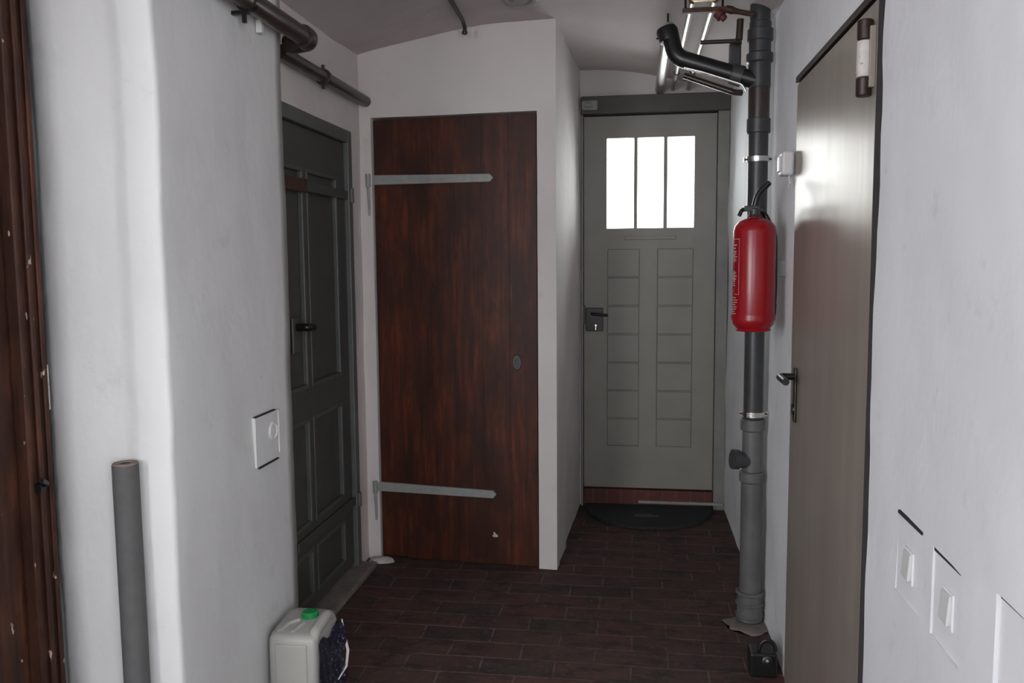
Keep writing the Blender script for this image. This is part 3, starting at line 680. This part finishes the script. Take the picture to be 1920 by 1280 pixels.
# ---------------------------------------------------------------- ceiling things
bm = BM(); tube(bm, bend([(-.655,1.9,2.305), (-.672,2.9,2.308), (-.690,3.46,2.304), (-.690,3.50,2.286), (-.692,3.503,2.272)], .02), .0085, 12)
lathe(bm, [(0,.009), (.004,.012), (.014,.010), (.017,0)], (-.692,3.503,2.276), (0,.1,-1), 14)
tag(obj('ceiling_conduit', bm, 'dkpipe', smooth=True), 'thin dark conduit along the ceiling with a drooping tip', 'conduit')
f = thing('ceiling_fitting', (-.435,3.26,2.33), 'round beige fitting on the ceiling cut by the top picture edge', 'ceiling fitting')
bm = BM(); lathe(bm, [(0,.070), (.016,.070), (.022,.064), (.022,.052), (.016,.048), (.016,0)], (-.437,3.285,2.338), (0,0,-1), 40); obj('base_ring', bm, 'lamp', f, smooth=True)
bm = BM(); lathe(bm, [(0,.030), (.008,.029), (.010,0)], (-.437,3.285,2.3215), (0,0,-1), 24); obj('center_disc', bm, 'lamp', f, smooth=True)

# ---------------------------------------------------------------- floor things
f = thing('door_mat', (.07,4.58,0), 'black half-round door mat at the step of the grey door', 'door mat')
bm = BM(); K = 48; base = [(.073-.345, 4.600)] + [(.073-.345*math.cos(PI*k/K), 4.588-.385*math.sin(PI*k/K)) for k in range(K+1)] + [(.073+.345, 4.600)]
lo = [bm.verts.new((x, y, .003)) for x, y in base]; hi = [bm.verts.new((.073+(x-.073)*.98, 4.60+(y-4.60)*.98, .017)) for x, y in base]
bm.faces.new(lo); bm.faces.new(hi[::-1])
for k in range(len(base)): bm.faces.new((lo[k], lo[(k+1)%len(base)], hi[(k+1)%len(base)], hi[k]))
obj('mat_body', bm, 'mat', f)
bm = BM(); box(bm, .0,.125, 4.375,4.405,.0172,.0182); box(bm, .012,.09, 4.415,4.43,.0172,.0182); tag(obj('mat_emblem', bm, 'matlogo', f, bevel=.0004), 'faint grey emblem')
f = thing('black_floor_box', (.418,2.76,0), 'small black box with a ring on the floor by the right wall', 'box')
bm = BM(); box(bm, .372,.458, 2.725,2.80, .0,.082); obj('case', bm, 'black', f, bevel=.008, seg=3)
bm = BM(); tube(bm, [(.428+.026*math.cos(a), 2.742, .085+.036*math.sin(a)) for a in [PI*k/14 for k in range(15)]], .0065, 12); obj('ring_handle', bm, 'black', f, smooth=True)
bm = BM(); lathe(bm, [(0,.017), (.012,.017), (.014,.012), (.014,0)], (.425,2.7245,.060), (0,-1,.15), 20); cp = obj('dial', bm, 'black', f, smooth=True)
bm = BM(); lathe(bm, [(0,.006), (.003,.005), (.004,0)], (.424,2.7105,.064), (0,-1,.15), 12); tag(obj('rivet', bm, 'chrome', cp, smooth=True), 'shiny rivet')
def lump(name, c, s, mat, label, cat, seed):
    bm = BM(); bmesh.ops.create_icosphere(bm, subdivisions=3, radius=1)
    for v_ in bm.verts:
        q = v_.co.copy(); k = 1+.35*noise.noise(q*1.7+Vector((seed,0,0)))
        v_.co = Vector((c[0]+q.x*s[0]*k, c[1]+q.y*s[1]*k, max(.001, c[2]+q.z*s[2]*k)))
    tag(obj(name, bm, mat, smooth='all'), label, cat)
lump('plaster_lump', (-1.13,3.615,.003), (.065,.03,.018), 'limewash', 'white plaster lump on the floor at the brown door foot', 'plaster lump', 3)
lump('mortar_patch', (.42,3.13,.0), (.085,.085,.011), 'mortar', 'rough mortar patch around the foot of the waste pipe', 'mortar', 8)
